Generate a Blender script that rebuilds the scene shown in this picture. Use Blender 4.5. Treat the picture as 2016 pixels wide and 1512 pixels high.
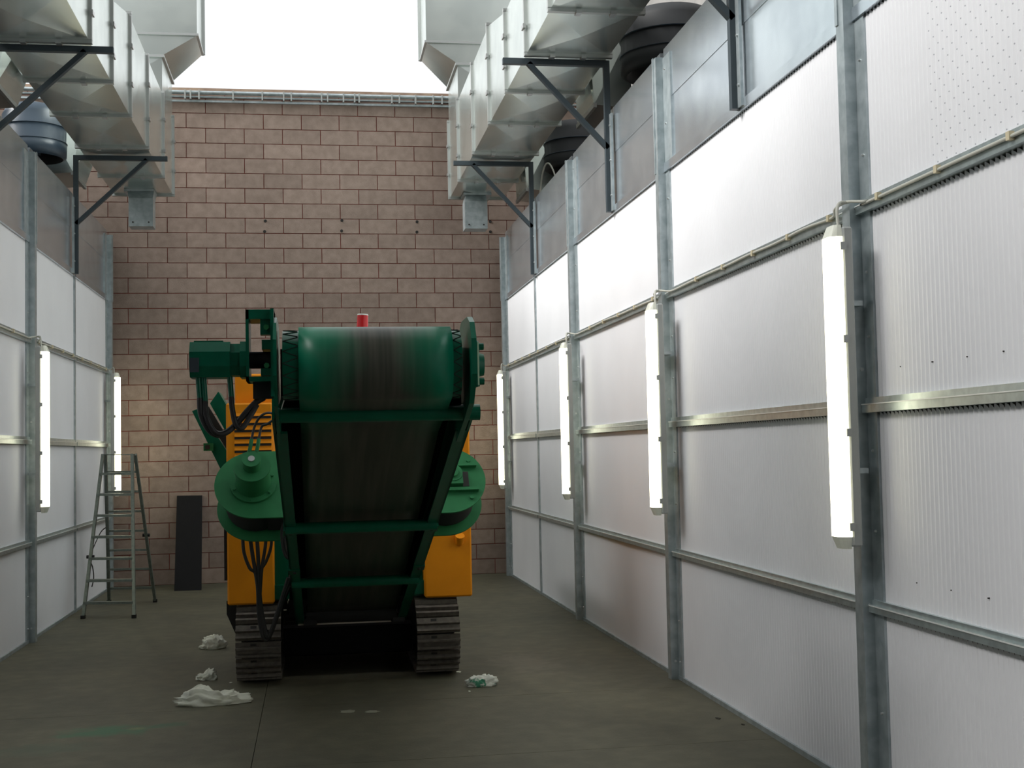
import bpy, math, random
from mathutils import Vector, Matrix, noise
random.seed(7)
S = bpy.context.scene
COL = S.collection
for o in list(bpy.data.objects):
    bpy.data.objects.remove(o, do_unlink=True)

# ------------------------------------------------------------------ camera
F_PX, YAW, PITCH, ROLL, CAM_H = 2509.4, -0.1551, 0.0516, -0.0203, 1.658
cy, sy, cp, sp = math.cos(YAW), math.sin(YAW), math.cos(PITCH), math.sin(PITCH)
fwd = Vector((-sy * cp, cy * cp, sp)); right0 = Vector((cy, sy, 0)); up0 = right0.cross(fwd)
right = right0 * math.cos(ROLL) + up0 * math.sin(ROLL)
up = up0 * math.cos(ROLL) - right0 * math.sin(ROLL)
cam_data = bpy.data.cameras.new('camera'); cam = bpy.data.objects.new('camera', cam_data); COL.objects.link(cam)
cam_data.sensor_width = 36.0; cam_data.lens = F_PX * 36.0 / 2016.0; cam_data.clip_end = 500
m = Matrix.Identity(4)
for i in range(3):
    m[i][0] = right[i]; m[i][1] = up[i]; m[i][2] = -fwd[i]
m[2][3] = CAM_H
cam.matrix_world = m
S.camera = cam

# ------------------------------------------------------------------ sky, sun, exposure
w = bpy.data.worlds.new('overcast_sky'); S.world = w; w.use_nodes = True
bg = w.node_tree.nodes['Background']
bg.inputs['Color'].default_value = (0.96, 0.985, 1.0, 1); bg.inputs['Strength'].default_value = 1.08
sun_d = bpy.data.lights.new('hazy_sun', 'SUN'); sun_d.energy = 7.0; sun_d.angle = math.radians(36); sun_d.color = (1.0, 0.98, 0.95)
sun = bpy.data.objects.new('hazy_sun', sun_d); COL.objects.link(sun)
sd = Vector((0.80, 0.10, -0.54))          # light travels from the upper left towards the right wall
sun.rotation_euler = sd.to_track_quat('-Z', 'Y').to_euler(); sun.location = (-12, 6, 14)
vs = S.view_settings
vs.view_transform = 'Standard'; vs.look = 'None'; vs.gamma = 1.0; vs.use_curve_mapping = False
vs.exposure = 0.0

# ------------------------------------------------------------------ materials
def mat(name, col, rough=0.6, metal=0.0, noise_s=None, col2=None, bump=0.0, bump_s=40.0, fac=(0.35, 0.65), spec=0.5, obj_rand=0.0, voro=False, coat=0.0):
    mt = bpy.data.materials.new(name); mt.use_nodes = True
    nt = mt.node_tree; N = nt.nodes; L = nt.links; b = N['Principled BSDF']
    b.inputs['Roughness'].default_value = rough; b.inputs['Metallic'].default_value = metal
    b.inputs['Specular IOR Level'].default_value = spec; b.inputs['Coat Weight'].default_value = coat
    b.inputs['Base Color'].default_value = (*col, 1)
    geo = N.new('ShaderNodeNewGeometry')
    out = None
    if noise_s:
        if voro:
            t = N.new('ShaderNodeTexVoronoi'); t.inputs['Scale'].default_value = noise_s; src = t.outputs['Color']
            sep = N.new('ShaderNodeSeparateColor'); L.new(src, sep.inputs[0]); src = sep.outputs[0]
        else:
            t = N.new('ShaderNodeTexNoise'); t.inputs['Scale'].default_value = noise_s; t.inputs['Detail'].default_value = 6
            src = t.outputs['Fac']
        L.new(geo.outputs['Position'], t.inputs['Vector'])
        mr = N.new('ShaderNodeMapRange'); mr.inputs[1].default_value = fac[0]; mr.inputs[2].default_value = fac[1]
        L.new(src, mr.inputs[0])
        mx = N.new('ShaderNodeMix'); mx.data_type = 'RGBA'
        mx.inputs[6].default_value = (*col, 1); mx.inputs[7].default_value = (*(col2 or col), 1)
        L.new(mr.outputs[0], mx.inputs[0]); out = mx.outputs[2]
    if obj_rand:
        oi = N.new('ShaderNodeObjectInfo'); hs = N.new('ShaderNodeHueSaturation')
        mr2 = N.new('ShaderNodeMapRange'); mr2.inputs[3].default_value = 1 - obj_rand; mr2.inputs[4].default_value = 1 + obj_rand
        L.new(oi.outputs['Random'], mr2.inputs[0]); L.new(mr2.outputs[0], hs.inputs['Value'])
        if out: L.new(out, hs.inputs['Color'])
        else: hs.inputs['Color'].default_value = (*col, 1)
        out = hs.outputs[0]
    if out: L.new(out, b.inputs['Base Color'])
    if bump:
        t2 = N.new('ShaderNodeTexNoise'); t2.inputs['Scale'].default_value = bump_s; t2.inputs['Detail'].default_value = 4
        L.new(geo.outputs['Position'], t2.inputs['Vector'])
        bp = N.new('ShaderNodeBump'); bp.inputs['Strength'].default_value = bump; bp.inputs['Distance'].default_value = 0.01
        L.new(t2.outputs['Fac'], bp.inputs['Height']); L.new(bp.outputs[0], b.inputs['Normal'])
    return mt

M = {}
M['block'] = mat('concrete_block', (0.37, 0.285, 0.24), 0.92, 0, 9.0, (0.30, 0.23, 0.192), 0.35, 120, obj_rand=0.10, spec=0.2)
M['mortar'] = mat('red_mortar', (0.30, 0.085, 0.065), 0.95, spec=0.2)
M['cap'] = mat('cap_render', (0.42, 0.30, 0.22), 0.9, 0, 6, (0.3, 0.2, 0.15))
M['paper'] = mat('filter_paper', (0.80, 0.805, 0.83), 0.95, 0, 1.3, (0.76, 0.765, 0.79), spec=0.1)
M['galv'] = mat('galvanised_steel', (0.52, 0.58, 0.60), 0.40, 0.65, 14, (0.38, 0.44, 0.46), 0.04, 9)
M['sheet'] = mat('galvanised_sheet', (0.78, 0.86, 0.91), 0.22, 0.85, 3, (0.64, 0.71, 0.77), 0.05, 3)
M['rail'] = mat('steel_rail', (0.58, 0.66, 0.66), 0.30, 0.72, 20, (0.47, 0.54, 0.55))
M['duct'] = mat('duct_sheet', (0.80, 0.86, 0.82), 0.27, 0.93, 3, (0.70, 0.76, 0.73), 0.03, 2.5)
M['flange'] = mat('duct_flange', (0.55, 0.57, 0.56), 0.4, 0.85)
M['dark'] = mat('dark_steel_paint', (0.035, 0.05, 0.06), 0.5)
M['fan'] = mat('fan_plastic', (0.045, 0.07, 0.10), 0.35)
M['fanblk'] = mat('fan_black', (0.01, 0.012, 0.014), 0.6)
M['green'] = mat('machine_green', (0.0, 0.115, 0.062), 0.28, 0, 12, (0.0, 0.098, 0.053), spec=0.4)
M['lgreen'] = mat('primer_green', (0.030, 0.19, 0.070), 0.6, 0, 10, (0.026, 0.165, 0.062), spec=0.2)
M['yellow'] = mat('machine_yellow', (0.90, 0.31, 0.006), 0.6, 0, 4, (0.82, 0.28, 0.005), spec=0.25)
M['black'] = mat('black_rubber', (0.014, 0.013, 0.012), 0.5)
M['blacksteel'] = mat('black_steel', (0.016, 0.016, 0.017), 0.7)
M['shoe'] = mat('track_steel', (0.17, 0.15, 0.125), 0.55, 0.3, 30, (0.115, 0.10, 0.085), obj_rand=0.15)
M['red'] = mat('beacon_red', (0.65, 0.02, 0.025), 0.25)
M['white'] = mat('white_plastic', (0.75, 0.75, 0.7), 0.5)
M['alu'] = mat('ladder_aluminium', (0.22, 0.25, 0.22), 0.42, 0.6, 30, (0.17, 0.20, 0.18))
M['board'] = mat('dark_board', (0.009, 0.009, 0.010), 0.8, 0, 300, (0.014, 0.014, 0.015), spec=0.2)
M['rag'] = mat('white_rag', (0.88, 0.89, 0.78), 0.95, 0, 12, (0.78, 0.79, 0.66), spec=0.1)
M['rag_green'] = mat('paint_rag', (0.86, 0.88, 0.80), 0.95, 0, 14, (0.1, 0.35, 0.22), fac=(0.60, 0.66), spec=0.1)
M['scrap'] = mat('paper_scrap', (0.24, 0.24, 0.18), 0.9)
M['leaf'] = mat('dry_leaf', (0.03, 0.028, 0.02), 0.9)
M['housing'] = mat('lamp_housing', (0.42, 0.44, 0.43), 0.5)
M['clear'] = mat('lamp_end', (0.88, 0.90, 0.78), 0.35)
M['cable'] = mat('cable_grey', (0.52, 0.52, 0.46), 0.5)
M['clip'] = mat('cable_clip', (0.62, 0.55, 0.38), 0.6)
M['screw'] = mat('zinc_screw', (0.7, 0.72, 0.72), 0.3, 0.8)
M['edge'] = mat('bright_edge', (0.85, 0.87, 0.85), 0.4, 0.3)
M['plug'] = mat('dark_plug', (0.03, 0.028, 0.026), 0.8)
M['concrete_out'] = mat('outer_render', (0.22, 0.21, 0.20), 0.9, 0, 3, (0.18, 0.175, 0.165))
M['lit_gap'] = mat('lit_gap_pale', (0.62, 0.55, 0.47), 0.6)  # pale tone imitates lit floor behind the machine
M['deep_shade'] = mat('deep_shade_black', (0.005, 0.005, 0.005), 0.9, spec=0.1)  # near-black colour stands in for deep shade under and inside the machine
M['silver'] = mat('bare_steel', (0.6, 0.6, 0.6), 0.3, 0.9)

def emis(name, col, strength):
    mt = bpy.data.materials.new(name); mt.use_nodes = True
    b = mt.node_tree.nodes['Principled BSDF']
    b.inputs['Base Color'].default_value = (0.8, 0.8, 0.75, 1)
    b.inputs['Emission Color'].default_value = (*col, 1); b.inputs['Emission Strength'].default_value = strength
    return mt
M['tube'] = emis('fluorescent_diffuser', (1.0, 0.94, 0.66), 6.0)

def floor_mat():
    mt = mat('workshop_concrete', (0.130, 0.124, 0.082), 0.62, 0, 0.9, (0.095, 0.092, 0.063), 0.15, 60, spec=0.35)
    nt = mt.node_tree; N = nt.nodes; L = nt.links; b = N['Principled BSDF']
    src = b.inputs['Base Color'].links[0].from_socket
    geo = N.new('ShaderNodeNewGeometry')
    t = N.new('ShaderNodeTexNoise'); t.inputs['Scale'].default_value = 7; t.inputs['Detail'].default_value = 8
    L.new(geo.outputs['Position'], t.inputs['Vector'])
    mr = N.new('ShaderNodeMapRange'); mr.inputs[1].default_value = 0.4; mr.inputs[2].default_value = 0.7; mr.inputs[3].default_value = 0.88; mr.inputs[4].default_value = 1.14
    L.new(t.outputs['Fac'], mr.inputs[0])
    hs = N.new('ShaderNodeHueSaturation'); L.new(src, hs.inputs['Color']); L.new(mr.outputs[0], hs.inputs['Value'])
    cur = hs.outputs[0]
    # spilt paint: green smears and a pale worn patch, each with a ragged edge of its own
    for (px, py, ax, ay, col, amt) in [(-1.28, 8.14, 0.34, 0.20, (0.05, 0.16, 0.085), 0.8), (-0.93, 8.22, 0.16, 0.09, (0.04, 0.125, 0.07), 0.6),
                                       (-1.10, 8.17, 0.07, 0.05, (0.17, 0.21, 0.10), 0.8), (-1.55, 7.72, 0.4, 0.2, (0.085, 0.12, 0.08), 0.5),
                                       (1.62, 9.9, 0.3, 0.6, (0.20, 0.185, 0.14), 0.5)]:
        mp = N.new('ShaderNodeVectorMath'); mp.operation = 'SUBTRACT'; mp.inputs[1].default_value = (px, py, 0)
        L.new(geo.outputs['Position'], mp.inputs[0])
        sc = N.new('ShaderNodeVectorMath'); sc.operation = 'DIVIDE'; sc.inputs[1].default_value = (ax, ay, 1.0); L.new(mp.outputs[0], sc.inputs[0])
        ln = N.new('ShaderNodeVectorMath'); ln.operation = 'LENGTH'; L.new(sc.outputs[0], ln.inputs[0])
        ad = N.new('ShaderNodeMath'); ad.operation = 'ADD'; L.new(ln.outputs['Value'], ad.inputs[0])
        t3 = N.new('ShaderNodeTexNoise'); t3.inputs['Scale'].default_value = 9; t3.inputs['Detail'].default_value = 5; L.new(geo.outputs['Position'], t3.inputs['Vector'])
        mm = N.new('ShaderNodeMath'); mm.operation = 'MULTIPLY'; mm.inputs[1].default_value = 1.6; L.new(t3.outputs['Fac'], mm.inputs[0]); L.new(mm.outputs[0], ad.inputs[1])
        mr3 = N.new('ShaderNodeMapRange'); mr3.inputs[1].default_value = 1.15; mr3.inputs[2].default_value = 1.75; mr3.inputs[3].default_value = amt; mr3.inputs[4].default_value = 0
        L.new(ad.outputs[0], mr3.inputs[0])
        mx = N.new('ShaderNodeMix'); mx.data_type = 'RGBA'; L.new(mr3.outputs[0], mx.inputs[0]); L.new(cur, mx.inputs[6]); mx.inputs[7].default_value = (*col, 1)
        cur = mx.outputs[2]
    L.new(cur, b.inputs['Base Color'])
    return mt
M['floor'] = floor_mat()
M['joint'] = mat('joint_dirt', (0.03, 0.028, 0.022), 0.95)

def belt_mat():
    """dark rubber with fine lengthwise streaks; green overspray at both edges near the head drum"""
    mt = mat('belt_rubber', (0.04, 0.038, 0.032), 0.35, spec=0.25)
    nt = mt.node_tree; N = nt.nodes; L = nt.links; b = N['Principled BSDF']
    geo = N.new('ShaderNodeNewGeometry'); sep = N.new('ShaderNodeSeparateXYZ'); L.new(geo.outputs['Position'], sep.inputs[0])
    cmb = N.new('ShaderNodeVectorMath'); cmb.operation = 'MULTIPLY'; cmb.inputs[1].default_value = (26, 1.2, 1.2); L.new(geo.outputs['Position'], cmb.inputs[0])
    t = N.new('ShaderNodeTexNoise'); t.inputs['Scale'].default_value = 1.0; t.inputs['Detail'].default_value = 5; L.new(cmb.outputs[0], t.inputs['Vector'])
    m1 = N.new('ShaderNodeMix'); m1.data_type = 'RGBA'; m1.inputs[6].default_value = (0.046, 0.052, 0.040, 1); m1.inputs[7].default_value = (0.10, 0.094, 0.076, 1)
    mrA = N.new('ShaderNodeMapRange'); mrA.inputs[1].default_value = 0.4; mrA.inputs[2].default_value = 0.72; L.new(t.outputs['Fac'], mrA.inputs[0]); L.new(mrA.outputs[0], m1.inputs[0])
    # distance from belt centre line
    s1 = N.new('ShaderNodeMath'); s1.operation = 'SUBTRACT'; s1.inputs[1].default_value = 0.27; L.new(sep.outputs[0], s1.inputs[0])
    a1 = N.new('ShaderNodeMath'); a1.operation = 'ABSOLUTE'; L.new(s1.outputs[0], a1.inputs[0])
    t4 = N.new('ShaderNodeTexNoise'); t4.inputs['Scale'].default_value = 5; L.new(geo.outputs['Position'], t4.inputs['Vector'])
    a2 = N.new('ShaderNodeMath'); a2.operation = 'MULTIPLY_ADD'; a2.inputs[1].default_value = 0.16; L.new(t4.outputs['Fac'], a2.inputs[0]); L.new(a1.outputs[0], a2.inputs[2])
    e1 = N.new('ShaderNodeMapRange'); e1.inputs[1].default_value = 0.15; e1.inputs[2].default_value = 0.36; L.new(a2.outputs[0], e1.inputs[0])
    e2 = N.new('ShaderNodeMapRange'); e2.inputs[1].default_value = 5.5; e2.inputs[2].default_value = 6.2; e2.inputs[3].default_value = 1.0; e2.inputs[4].default_value = 0.12; L.new(sep.outputs[1], e2.inputs[0])
    mu = N.new('ShaderNodeMath'); mu.operation = 'MULTIPLY'; L.new(e1.outputs[0], mu.inputs[0]); L.new(e2.outputs[0], mu.inputs[1])
    m2 = N.new('ShaderNodeMix'); m2.data_type = 'RGBA'; L.new(mu.outputs[0], m2.inputs[0]); L.new(m1.outputs[2], m2.inputs[6]); m2.inputs[7].default_value = (0.0, 0.165, 0.085, 1)
    L.new(m2.outputs[2], b.inputs['Base Color'])
    return mt
M['belt'] = belt_mat()

def perforated_mat():
    mt = mat('perforated_paper', (0.80, 0.805, 0.83), 0.95, 0, 1.3, (0.76, 0.765, 0.79), spec=0.1)
    nt = mt.node_tree; N = nt.nodes; L = nt.links; b = N['Principled BSDF']
    src = b.inputs['Base Color'].links[0].from_socket
    geo = N.new('ShaderNodeNewGeometry'); sep = N.new('ShaderNodeSeparateXYZ'); L.new(geo.outputs['Position'], sep.inputs[0])
    def math_(op, a, bv=None):
        n = N.new('ShaderNodeMath'); n.operation = op
        if isinstance(a, float): n.inputs[0].default_value = a
        else: L.new(a, n.inputs[0])
        if bv is not None:
            if isinstance(bv, float): n.inputs[1].default_value = bv
            else: L.new(bv, n.inputs[1])
        return n.outputs[0]
    u = math_('DIVIDE', sep.outputs[1], 0.038); iu = math_('FLOOR', u); fu = math_('SUBTRACT', math_('FRACT', u), 0.5)
    v = math_('ADD', math_('DIVIDE', sep.outputs[2], 0.075), math_('MULTIPLY', iu, 0.5)); fv = math_('SUBTRACT', math_('FRACT', v), 0.5)
    d = math_('ADD', math_('POWER', math_('MULTIPLY', fu, 0.038), 2.0), math_('POWER', math_('MULTIPLY', fv, 0.075), 2.0))
    hole = math_('LESS_THAN', d, 0.000011)
    near = math_('LESS_THAN', sep.outputs[1], 4.95)
    k = math_('MULTIPLY', hole, near)
    mx = N.new('ShaderNodeMix'); mx.data_type = 'RGBA'; L.new(k, mx.inputs[0]); L.new(src, mx.inputs[6]); mx.inputs[7].default_value = (0.42, 0.43, 0.46, 1)
    L.new(mx.outputs[2], b.inputs['Base Color'])
    return mt
M['perf'] = perforated_mat()

# ------------------------------------------------------------------ mesh builder
class MB:
    def __init__(self): self.v = []; self.f = []; self.s = []
    def add(self, vs, fs, smooth=False):
        b = len(self.v); self.v += [tuple(v) for v in vs]; self.f += [tuple(b + i for i in f) for f in fs]; self.s += [smooth] * len(fs); return self
    def box(self, x0, x1, y0, y1, z0, z1):
        if x0 > x1: x0, x1 = x1, x0
        if y0 > y1: y0, y1 = y1, y0
        if z0 > z1: z0, z1 = z1, z0
        v = [(x0, y0, z0), (x1, y0, z0), (x1, y1, z0), (x0, y1, z0), (x0, y0, z1), (x1, y0, z1), (x1, y1, z1), (x0, y1, z1)]
        return self.add(v, [(0, 3, 2, 1), (4, 5, 6, 7), (0, 1, 5, 4), (1, 2, 6, 5), (2, 3, 7, 6), (3, 0, 4, 7)])
    def cbox(self, x0, x1, y0, y1, z0, z1, c=0.01):
        """box with chamfered vertical and horizontal edges along the front (all 12 edges)"""
        if x0 > x1: x0, x1 = x1, x0
        import itertools
        b = len(self.v)
        cx, cy_, cz = (x0 + x1) / 2, (y0 + y1) / 2, (z0 + z1) / 2
        pts = []
        for sx, sy_, sz in itertools.product((-1, 1), repeat=3):
            X = x1 if sx > 0 else x0; Y = y1 if sy_ > 0 else y0; Z = z1 if sz > 0 else z0
            pts += [(X, Y - sy_ * c, Z - sz * c), (X - sx * c, Y, Z - sz * c), (X - sx * c, Y - sy_ * c, Z)]
        import bmesh
        bm = bmesh.new()
        for p in pts: bm.verts.new(p)
        bmesh.ops.convex_hull(bm, input=bm.verts)
        bm.verts.index_update()
        vs_ = [tuple(v.co) for v in bm.verts]; fs_ = [tuple(v.index for v in f.verts) for f in bm.faces]
        bm.free()
        return self.add(vs_, fs_)
    def hull(self, pts):
        import bmesh
        bm = bmesh.new()
        for p in pts: bm.verts.new(p)
        bmesh.ops.convex_hull(bm, input=bm.verts); bm.verts.index_update()
        vs_ = [tuple(v.co) for v in bm.verts]; fs_ = [tuple(v.index for v in f.verts) for f in bm.faces]; bm.free()
        return self.add(vs_, fs_)
    def prism(self, poly, ext):
        ext = Vector(ext); n = len(poly); p = [Vector(q) for q in poly]
        nrm = sum(((p[i] - p[0]).cross(p[(i + 1) % n] - p[0]) for i in range(1, n - 1)), Vector())
        if nrm.dot(ext) > 0: p.reverse()
        v = p + [q + ext for q in p]
        fs = [tuple(range(n)), tuple(range(2 * n - 1, n - 1, -1))]
        fs += [(i, i + n, (i + 1) % n + n, (i + 1) % n) for i in range(n)]
        return self.add(v, fs)
    def cyl(self, p0, p1, r0, r1=None, n=20, caps=True):
        r1 = r0 if r1 is None else r1
        p0 = Vector(p0); p1 = Vector(p1); d = (p1 - p0).normalized()
        a = d.orthogonal().normalized(); b = d.cross(a)
        c = [(math.cos(2 * math.pi * i / n), math.sin(2 * math.pi * i / n)) for i in range(n)]
        v = [p0 + (a * x + b * y) * r0 for x, y in c] + [p1 + (a * x + b * y) * r1 for x, y in c]
        self.add(v, [(i, (i + 1) % n, (i + 1) % n + n, i + n) for i in range(n)], True)
        if caps: 
            self.add(v[:n], [tuple(range(n - 1, -1, -1))]); self.add(v[n:], [tuple(range(n))])
        return self
    def bar(self, p0, p1, wx, wy, upv=(0, 0, 1)):
        """rectangular bar from p0 to p1; wx across, wy along the side nearest to upv"""
        p0 = Vector(p0); p1 = Vector(p1); d = (p1 - p0).normalized(); u = Vector(upv)
        a = d.cross(u)
        if a.length < 1e-4: a = d.cross(Vector((1, 0, 0)))
        a.normalize(); b = a.cross(d)
        o = [a * (-wx / 2) + b * (-wy / 2), a * (wx / 2) + b * (-wy / 2), a * (wx / 2) + b * (wy / 2), a * (-wx / 2) + b * (wy / 2)]
        v = [p0 + q for q in o] + [p1 + q for q in o]
        return self.add(v, [(3, 2, 1, 0), (4, 5, 6, 7), (0, 1, 5, 4), (1, 2, 6, 5), (2, 3, 7, 6), (3, 0, 4, 7)])
    def tube(self, pts, r, n=8, sub=5):
        P = [Vector(p) for p in pts]
        if sub > 1 and len(P) > 2:
            Q = []
            for i in range(len(P) - 1):
                a = P[max(i - 1, 0)]; b = P[i]; c = P[i + 1]; d = P[min(i + 2, len(P) - 1)]
                for k in range(sub):
                    t = k / sub
                    Q.append(0.5 * ((2 * b) + (c - a) * t + (2 * a - 5 * b + 4 * c - d) * t * t + (3 * b - a - 3 * c + d) * t ** 3))
            Q.append(P[-1]); P = Q
        base = len(self.v); rings = []
        prev = None
        for i, p in enumerate(P):
            d = (P[min(i + 1, len(P) - 1)] - P[max(i - 1, 0)]).normalized()
            if prev is None: a = d.orthogonal().normalized()
            else:
                a = prev - d * prev.dot(d)
                a = a.normalized() if a.length > 1e-6 else d.orthogonal().normalized()
            prev = a; b = d.cross(a)
            rings.append([p + (a * math.cos(2 * math.pi * j / n) + b * math.sin(2 * math.pi * j / n)) * r for j in range(n)])
        v = [q for rg in rings for q in rg]; fs = []
        for i in range(len(rings) - 1):
            for j in range(n):
                fs.append((i * n + j, i * n + (j + 1) % n, (i + 1) * n + (j + 1) % n, (i + 1) * n + j))
        self.add(v, fs, True)
        self.add(rings[0], [tuple(range(n - 1, -1, -1))]); self.add(rings[-1], [tuple(range(n))])
        return self
    def mesh(self, name, material, off=(0, 0, 0)):
        me = bpy.data.meshes.new(name)
        me.from_pydata([(a - off[0], b - off[1], c - off[2]) for a, b, c in self.v], [], self.f)
        me.polygons.foreach_set('use_smooth', self.s); me.materials.append(M[material]); me.update()
        return me
    def build(self, name, material, parent=None, off=None):
        """link as one mesh object; coordinates are world, the object's frame is that of its thing"""
        if off is None: off = parent['_o'] if parent is not None else (0, 0, 0)
        me = self.mesh(name, material, off)
        o = bpy.data.objects.new(name, me); COL.objects.link(o)
        if parent is not None: o.parent = parent; o['_o'] = list(off)
        else: o.location = off; o['_o'] = list(off)
        return o

def empty(name, loc):
    o = bpy.data.objects.new(name, None); COL.objects.link(o); o.location = loc; o['_o'] = list(loc); o.empty_display_size = 0.2
    return o
def tag(o, label, cat, group=None):
    o['label'] = label; o['category'] = cat
    if group: o['group'] = group
    return o
def struct(o, label=None):
    o['kind'] = 'structure'
    if label: o['label'] = label
    return o

# ------------------------------------------------------------------ setting: floor
XR, XL, YB = 2.562, -2.578, 17.12
floor = struct(MB().box(-4.4, 4.4, -5.2, 17.6, -0.12, -0.012).build('floor', 'joint'), 'dark stained concrete workshop floor cast in large slabs')
xs = [-4.4, -0.35, 4.4]
rowsL = [-5.2, -1.4, 1.95, 5.3, 8.66, 12.0, 15.35, 17.6]; rowsR = [-5.2, -1.4, 1.95, 5.3, 6.98, 8.62, 12.0, 15.35, 17.6]
for k, rows in ((0, rowsL), (1, rowsR)):
    for a, b in zip(rows[:-1], rows[1:]):
        MB().box(xs[k] + 0.002, xs[k + 1] - 0.002, a + 0.002, b - 0.002, -0.1, 0.0).build('floor_slab', 'floor', floor)

# ------------------------------------------------------------------ setting: back wall of blocks
BW, BH, NR = 0.5018, 0.2, 32
WZ = 6.50
wall = struct(MB().box(-4.4, 4.4, YB + 0.012, YB + 0.35, 0, WZ).build('wall_back', 'mortar'), 'back wall of brown concrete blocks with red mortar joints')
full = MB().box(0.005, BW - 0.005, 0, 0.06, 0.005, BH - 0.005).mesh('block', 'block')
topb = MB().box(0.005, BW - 0.005, 0, 0.06, 0.005, WZ - NR * BH - 0.002).mesh('block_top', 'block')
rest = MB(); nparts = 0
bx0 = -2.119
for n in range(NR + 1):
    # the joints of row n: odd and even rows are half a block apart
    sh = 0.0 if n % 2 == 0 else BW / 2
    x = bx0 + sh - BW * 5
    z = n * BH
    while x < 4.4:
        cx_, cz_ = x + BW / 2, z + BH / 2
        vis = abs(cx_) < 2.62 and not (-0.62 < cx_ < 1.15 and cz_ < 1.95) and not (cz_ > 5.3 and abs(cx_) > 2.05)
        jit = random.uniform(-0.0015, 0.0015)
        if vis and nparts < 300:
            o = bpy.data.objects.new('block', full if n < NR else topb); COL.objects.link(o); o.parent = wall; o.location = (x, YB + jit, z); nparts += 1
        elif x > -4.38:
            rest.box(x + 0.005, min(x + BW, 4.4) - 0.005, YB + jit, YB + 0.06, z + 0.005, min(z + BH - 0.005, WZ - 0.002))
        x += BW
r = rest.build('block_course', 'block', wall); r['kind'] = 'stuff'
MB().box(-4.4, 4.4, YB - 0.015, YB + 0.36, WZ, WZ + 0.035).build('coping', 'cap', wall)
# bolt plugs left in the wall
for (x, z) in [(-0.60, 4.765), (-0.61, 4.625), (0.41, 4.78), (0.405, 4.64), (1.42, 4.77), (1.415, 4.63), (2.42, 4.78), (2.42, 4.64)]:
    MB().cyl((x, YB + 0.01, z), (x, YB - 0.012, z), 0.022, 0.018, 10).build('bolt_plug', 'plug', wall)

# pipes and cable tray at the head of the back wall
tray = empty('pipe_tray', (0, YB, 6.36)); tag(tray, 'grey conduit pipes clipped along the top of the block wall', 'pipe')
MB().cyl((-4.2, YB - 0.075, 6.455), (4.2, YB - 0.075, 6.455), 0.026, n=12).build('pipe', 'galv', tray)
MB().cyl((-4.2, YB - 0.065, 6.40), (4.2, YB - 0.065, 6.40), 0.014, n=10).build('pipe', 'galv', tray)
MB().box(-4.2, 4.2, YB - 0.06, YB - 0.02, 6.335, 6.36).build('tray_edge', 'galv', tray)
for i, x in enumerate([-1.62, -1.55, -1.44, -1.0, -0.62, -0.34, -0.24, 0.16, 0.24, 0.45, 0.60, 0.66, 1.1, 1.2, 1.42, 1.66, 1.78]):
    MB().box(x - 0.009, x + 0.009, YB - 0.105, YB - 0.02, 6.365, 6.485).build('pipe_clip', 'housing', tray)

# plain outer walls, front end; roof, gable and right wall height added for shade
struct(MB().box(4.4, 4.6, -5.2, 17.5, 0, 8.6).build('wall_right_outer', 'concrete_out'), 'plain rendered outer wall beyond the right filter wall, raised to block sky light')
struct(MB().box(-4.6, -4.4, -5.2, 17.5, 0, 6.3).build('wall_left_outer', 'concrete_out'), 'plain rendered outer wall beyond the left filter wall')
struct(MB().box(-4.6, 4.6, -5.4, 5.0, 8.6, 8.75).build('ceiling_shade', 'concrete_out'), 'unseen flat roof slab added over the front end to shade the hall')
struct(MB().box(-4.6, 4.6, 4.8, 5.0, 8.6, 11.8).build('wall_sky_blocker', 'concrete_out'), 'unseen plain rendered gable added above the roof to block sky light')
struct(MB().box(-4.6, 4.6, -5.4, -5.2, 0, 8.6).build('wall_front', 'concrete_out'), 'plain rendered wall behind the viewpoint')

# ------------------------------------------------------------------ setting: filter walls
ZR = [(0.0, 0.03), (0.876, 0.932), (1.797, 1.866), (2.726, 2.795)]    # base channel and three rails
ZP = 3.652; ZS = 4.56
PITCH_F = 0.038
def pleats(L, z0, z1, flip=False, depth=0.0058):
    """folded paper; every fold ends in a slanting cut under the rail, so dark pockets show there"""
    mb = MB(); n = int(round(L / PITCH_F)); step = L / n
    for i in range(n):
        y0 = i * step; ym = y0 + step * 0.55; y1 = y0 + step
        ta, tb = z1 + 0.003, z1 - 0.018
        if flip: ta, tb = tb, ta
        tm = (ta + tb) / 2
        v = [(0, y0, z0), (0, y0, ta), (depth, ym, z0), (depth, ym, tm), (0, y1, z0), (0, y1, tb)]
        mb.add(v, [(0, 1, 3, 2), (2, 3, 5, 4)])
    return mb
POSTS = [-1.05, 2.25, 5.62, 8.90, 12.19, 16.72]
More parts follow.
